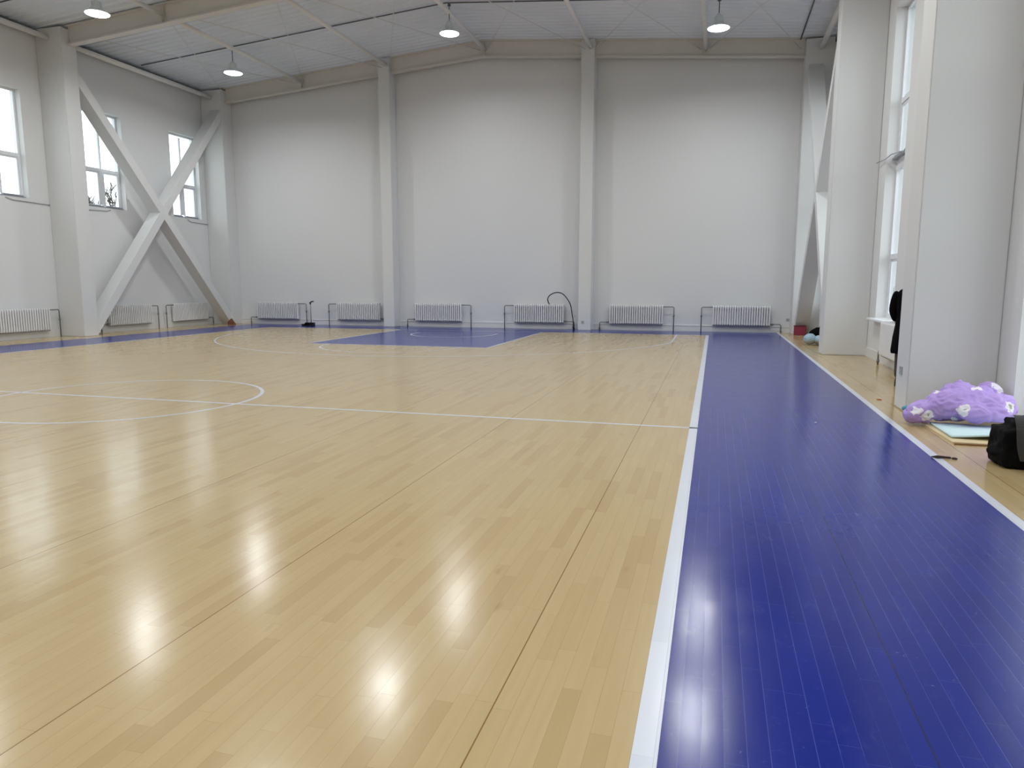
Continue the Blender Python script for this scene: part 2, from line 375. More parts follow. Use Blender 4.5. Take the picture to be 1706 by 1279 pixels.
# windows
def window(no, side, y0, y1, z0, z1, lower):
    X = XL if side < 0 else XR; s_ = side
    xa = X+s_*.19; xb = X+s_*.25                 # frame depth range (outwards)
    def B(mb, ya, yb, za, zb, d0=0, d1=0): mb.box((min(xa-s_*d0, xb+s_*d1), ya, za), (max(xa-s_*d0, xb+s_*d1), yb, zb))
    ym = (y0+y1)/2; fw = .055
    fr_ = MB(); B(fr_, y0, y0+fw, z0, z1); B(fr_, y1-fw, y1, z0, z1); B(fr_, y0+fw, y1-fw, z0, z0+fw); B(fr_, y0+fw, y1-fw, z1-fw, z1)
    root = struct(fr_.build('window_%d' % no if z0 > .5 else 'door_1', M['upvc']))
    tr_ = [5.02] + ([3.80, 2.05] if lower else [])
    mb = MB()
    for t in tr_:
        hh = .05 if t != 3.80 else .09
        B(mb, y0+fw, y1-fw, t-hh, t+hh, .005)
    mb.build('transom', M['upvc'], root)
    mb = MB(); edges = [z0+fw]+[t for t in sorted(tr_)]+[z1-fw]
    for a, b in zip(edges[:-1], edges[1:]):
        wide = (abs(a-(z0+fw)) < .01) or abs(a-3.80) < .01
        ww = .075 if wide else .028
        B(mb, ym-ww, ym+ww, a+.05, b-.05, .003)
    mb.build('mullion', M['upvc'], root)
    # opening sashes: lowest tier (and tier above 3.8)
    for a, b in zip(edges[:-1], edges[1:]):
        if not ((abs(a-(z0+fw)) < .01) or abs(a-3.80) < .01): continue
        for (p, q) in ((y0+fw, ym-.075), (ym+.075, y1-fw)):
            m2 = MB(); a2 = a+(.09 if abs(a-3.80) < .01 else 0); b2 = b-(.05 if abs(b-3.8) > .01 else .09); g = .045
            xq = X+s_*.205, X+s_*.235
            for (c0, c1, c2, c3) in ((p, p+g, a2, b2), (q-g, q, a2, b2), (p+g, q-g, a2, a2+g), (p+g, q-g, b2-g, b2)):
                m2.box((min(xq), c0, c2), (max(xq), c1, c3))
            m2.build('sash', M['upvc'], root)
    m3 = MB(); m3.box((X+s_*.218-.002, y0+.02, z0+.02), (X+s_*.218+.002, y1-.02, z1-.02)); m3.build('pane', M['glass'], root)
    # grey opener rails along the foot of the upper tier
    m4 = MB(); zb = ZU0+(.0 if not lower else .06)
    for (p, q) in ((y0+.06, ym-.06), (ym+.02, y1-.02)):
        m4.box((X+s_*.10 if s_ > 0 else X-.19, p, zb+.002), (X+.19 if s_ > 0 else X-.10, q, zb+.035), 0)
        m4.box((X+s_*.12 if s_ > 0 else X-.16, p+.04, zb+.035), (X+.16 if s_ > 0 else X-.12, q-.04, zb+.075), 0)
    m4.build('opener_rail', M['rail'], root)
    if lower and z0 > .5:
        m5 = MB(); m5.box((X-.16, y0-.06, z0-.045), (X+.19, y1+.06, z0-.002), 0, .012); m5.build('window_sill', M['upvc'], root)
        m6 = MB(); m6.tube([(X+.20, ym+.11, 1.35), (X+.17, ym+.11, 1.35), (X+.17, ym+.11, 1.47)], .011, 8); m6.build('handle', M['upvc'], root)
    return root
k_ = 1
for a, b in WINL: window(k_, -1, a, b, ZU0, ZU1, False); k_ += 1
for a, b in WINR:
    window(k_, 1, a, b, .004 if (a, b) == DOOR else ZL0, ZU1, True); k_ += (a, b) != DOOR

# opener cords running from the windows to the columns
def cord(pts, label):
    mb = MB(); mb.tube(pts, .009, 8); o = mb.build('opener_cord', M['rail'], None, pts[0]); tag(o, label, 'cord', 'window opener cords')
xl = XL+.02; xr = XR-.02
cord([(XL-.1, -6.85, ZU0+.01), (xl, -6.8, ZU0-.04), (xl, -6.6, ZU0-.09), (xl, -5.47, ZU0-.12)], 'thin grey cord from the leftmost window to the left wall column')
cord([(XL-.1, -3.30, ZU0+.01), (xl, -3.34, ZU0-.05), (xl, -3.45, ZU0-.09), (xl, -4.3, ZU0-.12), (xl, -4.93, ZU0-.12)], 'thin grey cord running left under the middle left window')
cord([(XL-.1, .12, ZU0+.01), (xl, .14, ZU0-.05), (xl, .2, ZU0-.10), (xl, .3, ZU0-.13), (xl, 1.18, ZU0-.15)], 'thin grey cord under the window nearest the far left corner')
cord([(XR+.1, -6.7, ZU0+.12), (XR-.02, -6.5, ZU0+.1), (XR-.03, -6.1, ZU0+.08), (xr-.05, -5.49, ZU0+.10)], 'thin grey cord by the tall right window beyond the nearest column')
cord([(XR+.1, -13.6, ZU0+.1), (XR-.02, -13.4, ZU0+.03), (XR-.02, -13.1, ZU0+.0), (xr, -12.68, ZU0+.02)], 'thin grey cord at the right picture edge beside the nearest column')

# ------------------------------------------------------------------ columns
def column(a, b, label, top=None):
    mb = MB(); x = (a[0]+b[0])/2
    zt = min(under(a[0]), under(b[0]))+ROOF-.01 if top is None else top
    mb.box((a[0], a[1], 0), (b[0], b[1], zt), 0, .012)
    o = mb.build('column', M['column'], None, ((a[0]+b[0])/2, (a[1]+b[1])/2, 0)); return tag(o, label, 'column')
WD = .88
column((XL+.001, 1.18, 0), (XL+WD, YB-.001, 0), 'white square column in the far left corner')
column((XL+.001, -5.48, 0), (XL+WD, -4.98, 0), 'tall white column on the left wall at the foot of the cross brace')
column((-11.18, 1.24, 0), (-10.76, YB-.001, 0), 'slim white column on the back wall, left one of two')
cmid = column((-4.18, 1.24, 0), (-3.76, YB-.001, 0), 'slim white column on the back wall, right one of two')
column((2.40, 1.18, 0), (XR-.001, YB-.001, 0), 'white column in the far right corner behind the maroon box')
crf = column((2.40, -5.40, 0), (XR-.001, -4.86, 0), 'tall white column on the right wall, second from the viewer')
crn = column((2.36, -12.68, 0), (XR-.001, -12.12, 0), 'largest white column, nearest on the right wall')

# ------------------------------------------------------------------ cross braces
def cross(xa, xb, y0, y1, label):
    root = thing('cross_brace', label, 'brace', ((xa+xb)/2, (y0+y1)/2, 0))
    sl1 = 7.38/(y1-y0); sl2 = 7.10/(y1-y0); T = .41
    # the second diagonal is butted against the first, so it comes in two pieces
    f1 = lambda y: (y-y0)*sl1                           # lower face of the first
    f2 = lambda y: 7.10-(y-y0)*sl2                      # lower face of the second
    def meet(a, b):                                     # f1 + a = f2 + b
        return y0+(7.10+b-a)/(sl1+sl2)
    g = .002
    polys = [[(y0, 0), (y1, f1(y1)), (y1, f1(y1)+T), (y0, T)],
             [(y0, f2(y0)), (meet(T+g, 0), f2(meet(T+g, 0))), (meet(T+g, T), f2(meet(T+g, T))+T), (y0, f2(y0)+T)],
             [(meet(-g, 0), f2(meet(-g, 0))), (y1, .001), (y1, T), (meet(-g, T), f2(meet(-g, T))+T)]]
    for pr in polys:
        pr = [(y, max(z, .001)) for y, z in pr]
        mb = MB(); vs = [(x, y, z) for x in (xa, xb) for y, z in pr]
        mb.add(vs, [(0, 1, 2, 3), (7, 6, 5, 4)]+[(i, (i+1) % 4, 4+(i+1) % 4, 4+i) for i in range(4)])
        o = mb.build('diagonal', M['column'], None, root.location); o.parent = root; o.location = (0, 0, 0)
cross(-17.45, -17.87, -4.979, 1.179, 'large white X-shaped cross brace in front of two left windows')
cross(2.49, 2.88, -4.859, 1.179, 'white cross brace between the two farthest right columns')

# ------------------------------------------------------------------ roof steel
def rafter(y, x0, x1, label, holes=()):
    root = thing('roof_beam', label, 'beam', (XM, y, under(XM)), 'sloping roof beams')
    web = MB(); fb = MB(); ft = MB(); st = MB()
    for xa, xb in ((x0, XM), (XM, x1)):
        for mb, dz0, dz1, wd in ((web, .015, ROOF-.015, .012), (fb, 0, .015+.02, .20), (ft, ROOF-.03, ROOF-.004, .20)):
            vs = []
            for x in (xa, xb):
                z = under(x)-under(XM)
                for yy in (-wd/2, wd/2):
                    for dz in (dz0, dz1): vs.append((x-XM, yy, z+dz))
            mb.add(vs, [(0, 1, 3, 2), (4, 6, 7, 5), (0, 4, 5, 1), (2, 3, 7, 6), (0, 2, 6, 4), (1, 5, 7, 3)])
    web.build('web', M['beam'], root); fb.build('bottom_flange', M['beam'], root); ft.build('top_flange', M['beam'], root)
    for x in (-14.2, -10.85, -7.42, -3.9, -.43):
        if not x0 < x < x1: continue
        z = under(x)-under(XM); st.box((x-XM-.006, -.095, z+.03), (x-XM+.006, .095, z+ROOF-.03))
    st.build('stiffener', M['beam'], root)
    return root
LX, RX = XL+WD+.001, 2.399
lab = ['cream roof beam along the top of the back wall', 'large cream roof beam crossing the upper left corner']
rafter(FR[0], LX, RX, lab[0]); rafter(FR[1], LX, RX, lab[1])
for y in FR[2:4]:
    r_ = rafter(y, XL+.01, XR-.01, 'cream roof beam overhead nearer than the picture shows')

def rod_thing(name, pts, r, m, label, cat, group, n=10):
    mb = MB(); mb.tube(pts, r, n); o = mb.build(name, m, None, pts[0]); return tag(o, label, cat, group)
names = ['leftmost', 'second from left', 'third from left', 'fourth from left', 'fifth from left']
SX = [-14.2, -10.87, -7.41, -3.88, -.42]
for x, nm in zip(SX, names):
    z = under(x)+.25
    y1 = 1.34 if abs(x+10.87) > .3 and abs(x+3.88) > .3 else 1.30
    rod_thing('roof_strut', [(x, FR[1]+.02, z), (x, y1+.09, z)], .062, M['tube'], 'pale round roof strut meeting the back wall, %s of five' % nm, 'strut', 'round roof struts', 14)
for x in (SX):
    rod_thing('roof_strut', [(x, FR[2]+.02, under(x)+.25), (x, FR[1]-.02, under(x)+.25)], .062, M['tube'], 'pale round strut above the big cream beam, %s of five' % names[SX.index(x)], 'strut', 'nearer roof struts', 14)
rod_thing('eave_tube', [(-17.85, -4.96, 8.24), (-17.85, 1.17, 8.24)], .075, M['tube'], 'pale tube along the left wall head above the cross brace', 'tube', 'wall head tubes', 14)
rod_thing('eave_tube', [(-17.85, -12.1, 8.24), (-17.85, -5.49, 8.24)], .075, M['tube'], 'pale tube along the wall head in the top left corner', 'tube', 'wall head tubes', 14)
rod_thing('eave_tube', [(2.82, -4.85, 8.24), (2.82, 1.17, 8.24)], .075, M['tube'], 'pale tube along the right wall head at the far right corner', 'tube', 'wall head tubes', 14)
rod_thing('conduit', [(x, -1.93, under(x)+ROOF-.03) for x in (XL+.3, XM, 3.0)], .017, M['conduit'], 'dark thin conduit crossing the ceiling, carrying three lamps', 'conduit', None, 8)
rod_thing('conduit', [(x, -7.1, under(x)+ROOF-.03) for x in (XL+.3, XM, 3.0)], .017, M['conduit'], 'dark conduit across the ceiling above the top left lamp', 'conduit', None, 8)
rod_thing('conduit', [(2.25, -12, under(2.25)+ROOF-.04), (2.25, 1.35, under(2.25)+ROOF-.04)], .02, M['conduit'], 'dark thin conduit running to the far right corner of the ceiling', 'conduit', None, 8)
cells = [-17.4]+SX+[2.4]
cn = ['leftmost', 'second', 'third', 'fourth', 'fifth', 'sixth']
for i in range(6):
    a, b = cells[i]+.12, cells[i+1]-.12
    for (p, q, w2) in ((a, b, 'rising to the right'), (b, a, 'rising to the left')):
        dz = .36 if p == a else .33
        rod_thing('bracing_rod', [(p, 1.30, under(p)+dz-.14), (q, -5.05, under(q)+dz)], .011, M['rod'], 'thin white ceiling bracing rod in the %s bay of six, %s' % (cn[i], w2), 'rod', 'ceiling bracing rods', 6)
for i in range(6):                                   # sag ties between the struts
    pass

# ------------------------------------------------------------------ lamps
def make_lamp():
    root = thing('high_bay_lamp', 'x', 'lamp', (0, 0, 0), 'hanging hall lamps')
    R = .27
    mb = MB(); mb.lathe([(.10, .155), (.125, .145), (.13, .12), (.15, .105), (.22, .06), (R+.015, .02), (R+.02, 0), (R, 0), (R-.02, .02), (.14, .09), (0.001, .10)], n=40); mb.build('lamp_shade', M['shade'], root)
    mb = MB(); mb.lathe([(R-.004, .012), (R*.97, -.006), (R*.8, -.022), (R*.5, -.034), (.001, -.04)], n=40); mb.build('lens', M['lens'], root)
    mb = MB(); mb.lathe([(.001, .36), (.035, .36), (.04, .32), (.085, .30), (.095, .27), (.095, .17), (.08, .15), (.001, .15)], n=28)
    for i in range(14):
        a = 2*PI*i/14; c_, s_ = math.cos(a), math.sin(a)
        mb.bar((c_*.10, s_*.10, .17), (c_*.10, s_*.10, .28), .004, .03, (-s_, c_, 0))
    mb.build('driver_housing', M['shade'], root)
    return root
proto = make_lamp()
rows = [(-1.93, 'far'), (-7.05, 'mid'), (-11.9, 'near'), (-17.3, 'near'), (-22.4, 'near'), (-27.6, 'near')]
first = True; lamps = []
for y, kind in rows:
    for x in (-14.55, -7.38, -.04):
        z = 8.0 if abs(x-XM) > 3 else 8.52
        o = proto if first else copy_tree(proto); first = False
        o.location = (x, y, z); lamps.append(o)
        if kind == 'far': o['label'] = {0: 'glowing bell lamp in the far row above the cross brace', 1: 'glowing bell lamp at the centre of the ceiling', 2: 'glowing bell lamp hanging furthest right'}[(-14.55, -7.38, -.04).index(x)]
        elif kind == 'mid': o['label'] = {0: 'glowing bell lamp in the top left corner before the cream beam', 1: 'bell lamp of the second row, just above the picture top', 2: 'right bell lamp of the second row, above the picture top'}[(-14.55, -7.38, -.04).index(x)]
        else: o['label'] = 'glowing bell lamp in the rows overhead, above the picture'

for o in lamps:
    ld = bpy.data.lights.new('lamp_light', 'AREA'); ld.shape = 'DISK'; ld.size = .50; ld.energy = LAMP_W; ld.color = (.95, .98, 1.0); ld.spread = math.radians(164)
    lo = bpy.data.objects.new('lamp_light', ld); C.objects.link(lo); lo.parent = o; lo.location = (0, 0, -.045)
    ztop = under(o.location.x)+ROOF-.055-o.location.z
    st = MB(); st.tube([(0, 0, .355), (0, 0, ztop)], .012, 8); st.lathe([(.001, ztop-.06), (.045, ztop-.06), (.045, ztop-.01), (.001, ztop-.01)], n=16); st.build('stem', M['conduit'], o)

# ------------------------------------------------------------------ radiators
def make_radiator(n=24):
    """local: length along +x centred, y = 0 is the wall, front towards -y"""
    root = thing('radiator', 'x', 'radiator', (0, 0, 0), 'white column radiators')
    L = 1.76; z0, z1 = .21, .83; p = L/n
    mb = MB()
    for i in range(n):
        x = -L/2+(i+.5)*p; w2 = p*.27
        # rounded section: profile in y-z
        pr = [(-.165, z0+.03), (-.165, z1-.03), (-.150, z1-.005), (-.13, z1), (-.07, z1), (-.05, z1-.02), (-.05, z0+.02), (-.07, z0), (-.13, z0), (-.155, z0+.008)]
        m_ = len(pr); vs = [(x-w2, a, b) for a, b in pr]+[(x-w2*.5, a*1.0-(.008 if a < -.14 else 0), b) for a, b in pr]+[(x+w2*.5, a-(.008 if a < -.14 else 0), b) for a, b in pr]+[(x+w2, a, b) for a, b in pr]
        fs = [tuple(range(m_)), tuple(range(3*m_, 4*m_))[::-1]]
        for r in range(3): fs += [(r*m_+j, r*m_+(j+1) % m_, (r+1)*m_+(j+1) % m_, (r+1)*m_+j) for j in range(m_)]
        mb.add(vs, fs)
    mb.box((-L/2+.01, -.125, z1-.075), (L/2-.01, -.085, z1-.03)); mb.box((-L/2+.01, -.125, z0+.03), (L/2-.01, -.085, z0+.075))
    mb.box((-L/2+.02, -.066, z0+.05), (L/2-.02, -.062, z1-.05))
    mb.build('radiator_body', M['rad'], root)
    for x in (-L/2+.2, L/2-.2):
        for zz in (z0-.01, z1-.12): b = MB(); b.box((x-.02, -.07, zz), (x+.02, -.0015, zz+.04)); b.build('wall_bracket', M['rad'], root)
    v = MB()
    v.tube([(L/2-.01, -.105, z1-.05), (L/2+.30, -.105, z1-.05), (L/2+.33, -.105, z1-.08), (L/2+.33, -.105, .0)], .016, 10)
    v.tube([(L/2+.33, -.105, z1-.30), (L/2+.33, -.105, z1-.36)], .03, 10)
    v.build('supply_pipe', M['pipe'], root)
    v = MB(); v.tube([(-L/2+.01, -.105, z0+.05), (-L/2-.28, -.105, z0+.05), (-L/2-.31, -.105, z0+.02), (-L/2-.31, -.105, .0)], .016, 10)
    v.tube([(-L/2-.02, -.105, z0+.05), (-L/2-.09, -.105, z0+.05)], .028, 10)
    v.tube([(-L/2-.31, -.105, .10), (-L/2-.31, -.105, .04)], .026, 10)
    v.build('return_pipe', M['pipe'], root)
    d = MB(); d.box((-L/2+.02, -.13, z0-.02), (L/2-.02, -.07, z0-.004)); d.build('drip_tray', M['rail'], root)
    return root
rad = make_radiator(); first = True
def mirror_rad(o):
    o.scale = (-1, 1, 1)
RS = [  # x or y centre, wall, flipped, label
 ('b', -15.72, 0, 'white radiator furthest left on the back wall, left of the standing dustpan'),
 ('b', -12.36, 1, 'white radiator on the back wall just left of the left slim column'),
 ('b', -9.24, 0, 'white radiator on the back wall just right of the left slim column'),
 ('b', -5.60, 1, 'white radiator on the back wall with a black hose looping over it'),
 ('b', -2.33, 0, 'white radiator on the back wall just right of the right slim column'),
 ('b', .95, 1, 'white radiator furthest right on the back wall, behind the blue lane'),
 ('l', -6.80, 0, 'white radiator cut off at the left picture edge under a window'),
 ('l', -2.95, 0, 'white radiator under the left leg of the cross brace'),
 ('l', -.15, 1, 'white radiator behind the right leg of the cross brace'),
 ('r', -8.35, 0, 'white radiator on the right wall beside the person in black'),
 ('r', -.35, 0, 'white radiator on the right wall behind the second column'),
]
for wl, c_, fl_, lb in RS:
    o = rad if first else copy_tree(rad); first = False; o['label'] = lb
    if wl == 'b': o.location = (c_, YB-.021, 0)
    elif wl == 'l': o.location = (XL+.021, c_, 0); o.rotation_euler = (0, 0, PI/2)
    else: o.location = (XR-.021, c_, 0); o.rotation_euler = (0, 0, -PI/2)
    if fl_ ^ (wl == 'l' and False): mirror_rad(o)

# ------------------------------------------------------------------ small things by the back wall
# standing dustpan
r_ = thing('lobby_dustpan', 'black long-handled dustpan standing before the back wall', 'dustpan', (-14.0, .95, 0))
mb = MB(); W2 = .17
mb.add([(-W2, -.16, .002), (W2, -.16, .002), (W2, .12, .002), (-W2, .12, .002), (-W2, -.16, .012), (W2, -.16, .012), (W2, .12, .12), (-W2, .12, .12), (-W2, .02, .12), (W2, .02, .12)],
       [(0, 1, 2, 3), (0, 1, 5, 4), (2, 3, 7, 6), (1, 2, 6, 9, 5), (0, 4, 8, 7, 3), (8, 9, 6, 7)])
mb.build('pan', M['rubber'], r_)
mb = MB(); mb.tube([(.04, .07, .11), (.04, .07, .80)], .014, 10); mb.build('pole', M['pipe'], r_)
mb = MB(); mb.tube([(.04, .07, .78), (.04, .07, .84), (.07, .07, .87), (.16, .07, .885)], .024, 10); mb.tube([(.0, .07, .83), (.04, .07, .84)], .02, 8); mb.build('grip', M['rubber'], r_)
mb = MB()
for i in range(9): mb.box((-.30+i*.014, -.03, .004), (-.292+i*.014, .03, .05))
mb.box((-.31, -.035, .05), (-.17, .035, .07)); mb.build('brush_head', M['rubber'], r_)
# hose
pts = []
ctrl = [(-5.22, 1.56, .84), (-5.27, 1.52, 1.00), (-5.18, 1.48, 1.14), (-4.98, 1.46, 1.225), (-4.78, 1.46, 1.20), (-4.62, 1.46, 1.06), (-4.48, 1.47, .82), (-4.42, 1.48, .50), (-4.37, 1.47, .22), (-4.35, 1.45, .02)]
def catmull(P, n=6):
    P = [Vector(p) for p in P]; out = []
    for i in range(len(P)-1):
        p0, p1, p2, p3 = P[max(i-1, 0)], P[i], P[i+1], P[min(i+2, len(P)-1)]
        for k in range(n):
            t = k/n; out.append(.5*((2*p1)+(-p0+p2)*t+(2*p0-5*p1+4*p2-p3)*t*t+(-p0+3*p1-3*p2+p3)*t**3))
    return out+[P[-1]]
mb = MB(); mb.tube(catmull(ctrl), .017, 10); mb.tube([(-4.352, 1.45, .0), (-4.37, 1.46, .26)], .03, 10)
tag(mb.build('hose', M['rubber'], None, (-4.35, 1.45, 0)), 'black hose arching over a back wall radiator to the floor', 'hose')
# brown cone-like scrap
mb = MB(); mb.add([(-.13, -.06, 0), (.13, -.06, 0), (.15, .08, 0), (-.15, .08, 0), (-.12, -.06, .12), (.13, -.06, .10), (.02, .01, .24), (-.03, .0, .22)],
       [(0, 1, 2, 3), (0, 1, 5, 4), (4, 5, 6, 7), (1, 2, 6, 5), (2, 3, 7, 6), (3, 0, 4, 7)])
o = mb.build('card_scrap', M['brown']); o.location = (-17.22, .86, 0); tag(o, 'small brown pointed scrap on the floor in the far left corner', 'scrap')
# maroon box
r_ = thing('maroon_box', 'small maroon box on the floor at the far right corner column', 'box', (2.615, .86, 0))
mb = MB(); mb.box((-.165, -.09, 0), (.165, .09, .26), 0, .008); mb.build('box_body', M['red'], r_)
mb = MB(); mb.box((-.172, -.097, .252), (.172, .097, .285), 0, .006); mb.build('lid', simple('dark_maroon_plastic', srgb(112, 44, 58), .5), r_)
# sockets
def socket(loc, size, label, axis='y'):
    mb = MB(); a, b = size
    if axis == 'y': mb.box((-a/2, -.008, -b/2), (a/2, 0, b/2), 0, .002); mb.box((-a*.2, -.011, -b*.2), (a*.2, -.008, b*.2), 0)
    else: mb.box((-.008, -a/2, -b/2), (0, a/2, b/2), 0, .002); mb.box((-.011, -a*.2, -b*.2), (-.008, a*.2, b*.2), 0)
    o = mb.build('socket', M['plate']); o.location = loc; tag(o, label, 'socket', 'wall sockets')
socket((-4.02, 1.239, .26), (.09, .09), 'small socket low on the right slim back wall column')
socket((2.34, YB-.001, .40), (.09, .09), 'small socket on the back wall left of the maroon box', 'y')
socket((2.359, -12.36, .47), (.13, .10), 'grey plate low on the nearest right column', 'x')

# ------------------------------------------------------------------ soft piles
def blob(parts, voxel=.018, noise=.02, nscale=6., name='m', seed=0, smooth=6):
    """parts = list of (centre, radii, rotz, roty); merged by voxel remesh and given folds"""
    bm = bmesh.new()
    for pt in parts:
        c_, r, rz, ry = pt[:4]
        m = Matrix.Translation(c_) @ Matrix.Rotation(rz, 4, 'Z') @ Matrix.Rotation(ry, 4, 'Y') @ Matrix.Diagonal((*r, 1))
        if len(pt) > 4: bmesh.ops.create_cube(bm, size=2, matrix=m); continue
        bmesh.ops.create_uvsphere(bm, u_segments=28, v_segments=18, radius=1, matrix=m)
    me = bpy.data.meshes.new(name); bm.to_mesh(me); bm.free()
    o = bpy.data.objects.new(name, me); C.objects.link(o)
    md = o.modifiers.new('r', 'REMESH'); md.mode = 'VOXEL'; md.voxel_size = voxel
    sm = o.modifiers.new('s', 'SMOOTH'); sm.iterations = smooth; sm.factor = .5
    dg = bpy.context.evaluated_depsgraph_get(); ev = o.evaluated_get(dg); me2 = bpy.data.meshes.new_from_object(ev)
    o.modifiers.clear(); o.data = me2
    from mathutils import noise as nz
    nrm = [v.normal.copy() for v in me2.vertices]
    for v, n_ in zip(me2.vertices, nrm):
        p = v.co; q = Vector((p.x*nscale+seed, p.y*nscale*1.3, p.z*nscale*1.6))
        f = nz.noise(q); g = 1-2*abs(nz.noise(q*1.7+Vector((5, 2, 9))))
        v.co = p+n_*(f*noise+g*noise*.7)
        if v.co.z < .003: v.co.z = .003
    for p in me2.polygons: p.use_smooth = True
    return o

# board, foam mat, blanket beside the nearest column
r_ = thing('plywood_board', 'pale plywood board on the floor under the foam mat', 'board', (2.98, -13.88, 0))
mb = MB(); mb.add([(-.62, .38, 0), (-.60, -.52, 0), (.28, -.56, 0), (.28, .38, 0), (-.62, .38, .018), (-.60, -.52, .018), (.28, -.56, .018), (.28, .38, .018)], [(0, 3, 2, 1), (4, 5, 6, 7), (0, 1, 5, 4), (1, 2, 6, 5), (2, 3, 7, 6), (3, 0, 4, 7)]); mb.build('panel', M['ply'], r_)
mb = MB(); mb.box((-.60, -.575, .0), (.28, -.562, .016)); mb.build('edge_strip', M['plyedge'], r_)
mb = MB(); vs = []; nx, ny = 20, 12
for j in range(ny+1):
    for i in range(nx+1):
        u, v_ = i/nx, j/ny; x = 2.42+u*.82; y_ = -14.22+v_*.75-.10*u
        z = .024+.035*math.exp(-((u-.55)/.3)**2)*(1-v_)+.010*math.sin(u*5)*(1-v_)
        vs.append((x, y_, z))
n0 = len(vs); vs += [(a, b, c_+.016) for a, b, c_ in vs]
fs = []
for j in range(ny):
    for i in range(nx):
        a = j*(nx+1)+i; fs += [(a, a+nx+1, a+nx+2, a+1), (n0+a, n0+a+1, n0+a+nx+2, n0+a+nx+1)]
for i in range(nx): a = i; fs.append((a, a+1, n0+a+1, n0+a)); a = ny*(nx+1)+i; fs.append((a, n0+a, n0+a+1, a+1))
for j in range(ny): a = j*(nx+1); b = a+nx+1; fs.append((a, n0+a, n0+b, b)); a += nx; b += nx; fs.append((a, b, n0+b, n0+a))
mb.add(vs, fs, 0, True)
o = mb.build('foam_mat', M['mat'], None, (2.8, -13.9, 0)); tag(o, 'pale cyan foam mat between the lilac blanket and the plywood board', 'mat')

bl = blob([((2.44, -13.42, .13), (.26, .13, .115), .25, .12), ((2.28, -13.44, .10), (.12, .11, .085), .2, 0),
           ((2.72, -13.42, .20), (.34, .26, .16), .1, -.1), ((2.90, -13.34, .22), (.20, .24, .15), 0, .1),
           ((2.70, -13.30, .32), (.16, .12, .07), .2, -.2), ((2.74, -13.22, .39), (.05, .03, .05), 0, 0),
           ((3.08, -13.08, .28), (.12, .12, .11), 0, 0), ((2.78, -13.66, .15), (.17, .11, .09), 0, .1),
           ((2.95, -13.62, .14), (.16, .11, .08), .1, .1), ((3.04, -13.42, .19), (.18, .20, .13), 0, .1), ((2.90, -13.55, .22), (.2, .12, .1), 0, 0)], .014, .027, 8., 'blanket', 3, 3)
o = bl; o.data.materials.clear(); o.data.materials.append(M['blanket']); tag(o, 'crumpled lilac blanket with white flowers at the foot of the nearest column', 'blanket')
for v in o.data.vertices: v.co.z += .012 if v.co.x < 2.4 else .05
t = blob([((2.235, -13.27, .15), (.06, .035, .03), .3, 0)], .012, .006, 14, 'teal_cloth', 1, 2); t.data.materials.clear(); t.data.materials.append(M['teal']); tag(t, 'corner of teal cloth poking out behind the left end of the lilac blanket', 'cloth')

# black holdall
r_ = thing('duffel_bag', 'black bag with a grey strap at the right picture edge', 'bag', (2.72, -15.18, 0))
b_ = blob([((.02, 0, .165), (.265, .17, .155), 0, 0, 1), ((.05, .0, .23), (.21, .13, .16), 0, 0, 1), ((-.02, -.02, .11), (.29, .19, .09), 0, 0), ((.05, 0, .30), (.22, .13, .10), 0, 0)], .015, .014, 7, 'bag_body', 9, 12)
b_.data.materials.clear(); b_.data.materials.append(M['bagcloth']); b_.parent = r_
def strip(mb, pts, wdir, w_, th=.006):
    pts = [Vector(p) for p in pts]; wv = Vector(wdir)*w_/2
    for a, b in zip(pts[:-1], pts[1:]):
        d = (b-a).normalized(); n_ = d.cross(Vector(wdir)).normalized()*th
        vs = [a-wv, a+wv, b+wv, b-wv, a-wv+n_, a+wv+n_, b+wv+n_, b-wv+n_]
        mb.add(vs, [(0, 1, 2, 3), (4, 7, 6, 5), (0, 4, 5, 1), (2, 6, 7, 3), (1, 5, 6, 2), (0, 3, 7, 4)])
mb = MB(); strip(mb, catmull([(-.10, .0, .425), (-.13, -.12, .415), (-.145, -.215, .335), (-.14, -.245, .20), (-.11, -.245, .09)], 4), (1, 0, 0), .075); mb.build('strap', M['strapcloth'], r_)
mb = MB(); mb.tube(catmull([(-.14, .0, .37), (-.08, -.02, .42), (.04, -.02, .445), (.16, 0, .44), (.24, 0, .37)], 5), .012, 8); mb.build('carry_handle', M['bagcloth'], r_)
mb = MB(); mb.tube([(-.20, -.17, .26), (-.05, -.185, .27), (.2, -.185, .27)], .005, 6); mb.build('zip', M['strapcloth'], r_)
# strap on the white line
mb = MB(); mb.tube([(2.02, -15.08, .010), (2.06, -15.10, .016), (2.11, -15.09, .014), (2.17, -15.09, .012)], .012, 8, rs=[.004, .014, .011, .009]); mb.lathe([(.020, .002), (.026, .008), (.020, .014), (.014, .008), (.020, .002)], (2.20, -15.09, 0), 16)
tag(mb.build('key_strap', M['strap'], None, (2.1, -15.09, 0)), 'small dark strap lying across the white line near the black bag', 'strap')
mb = MB(); mb.box((-.03, -.02, 0), (.03, .02, .012), 0, .004); o = mb.build('orange_scrap', M['orange']); o.location = (2.27, -11.72, 0); tag(o, 'tiny orange scrap on the boards left of the nearest column', 'scrap')
mb = MB(); mb.box((-.012, -.01, 0), (.012, .01, .010), 0, .003); o = mb.build('paper_bit', M['rad']); o.location = (1.25, -13.66, .0012); tag(o, 'tiny white paper bit on the blue lane', 'scrap')

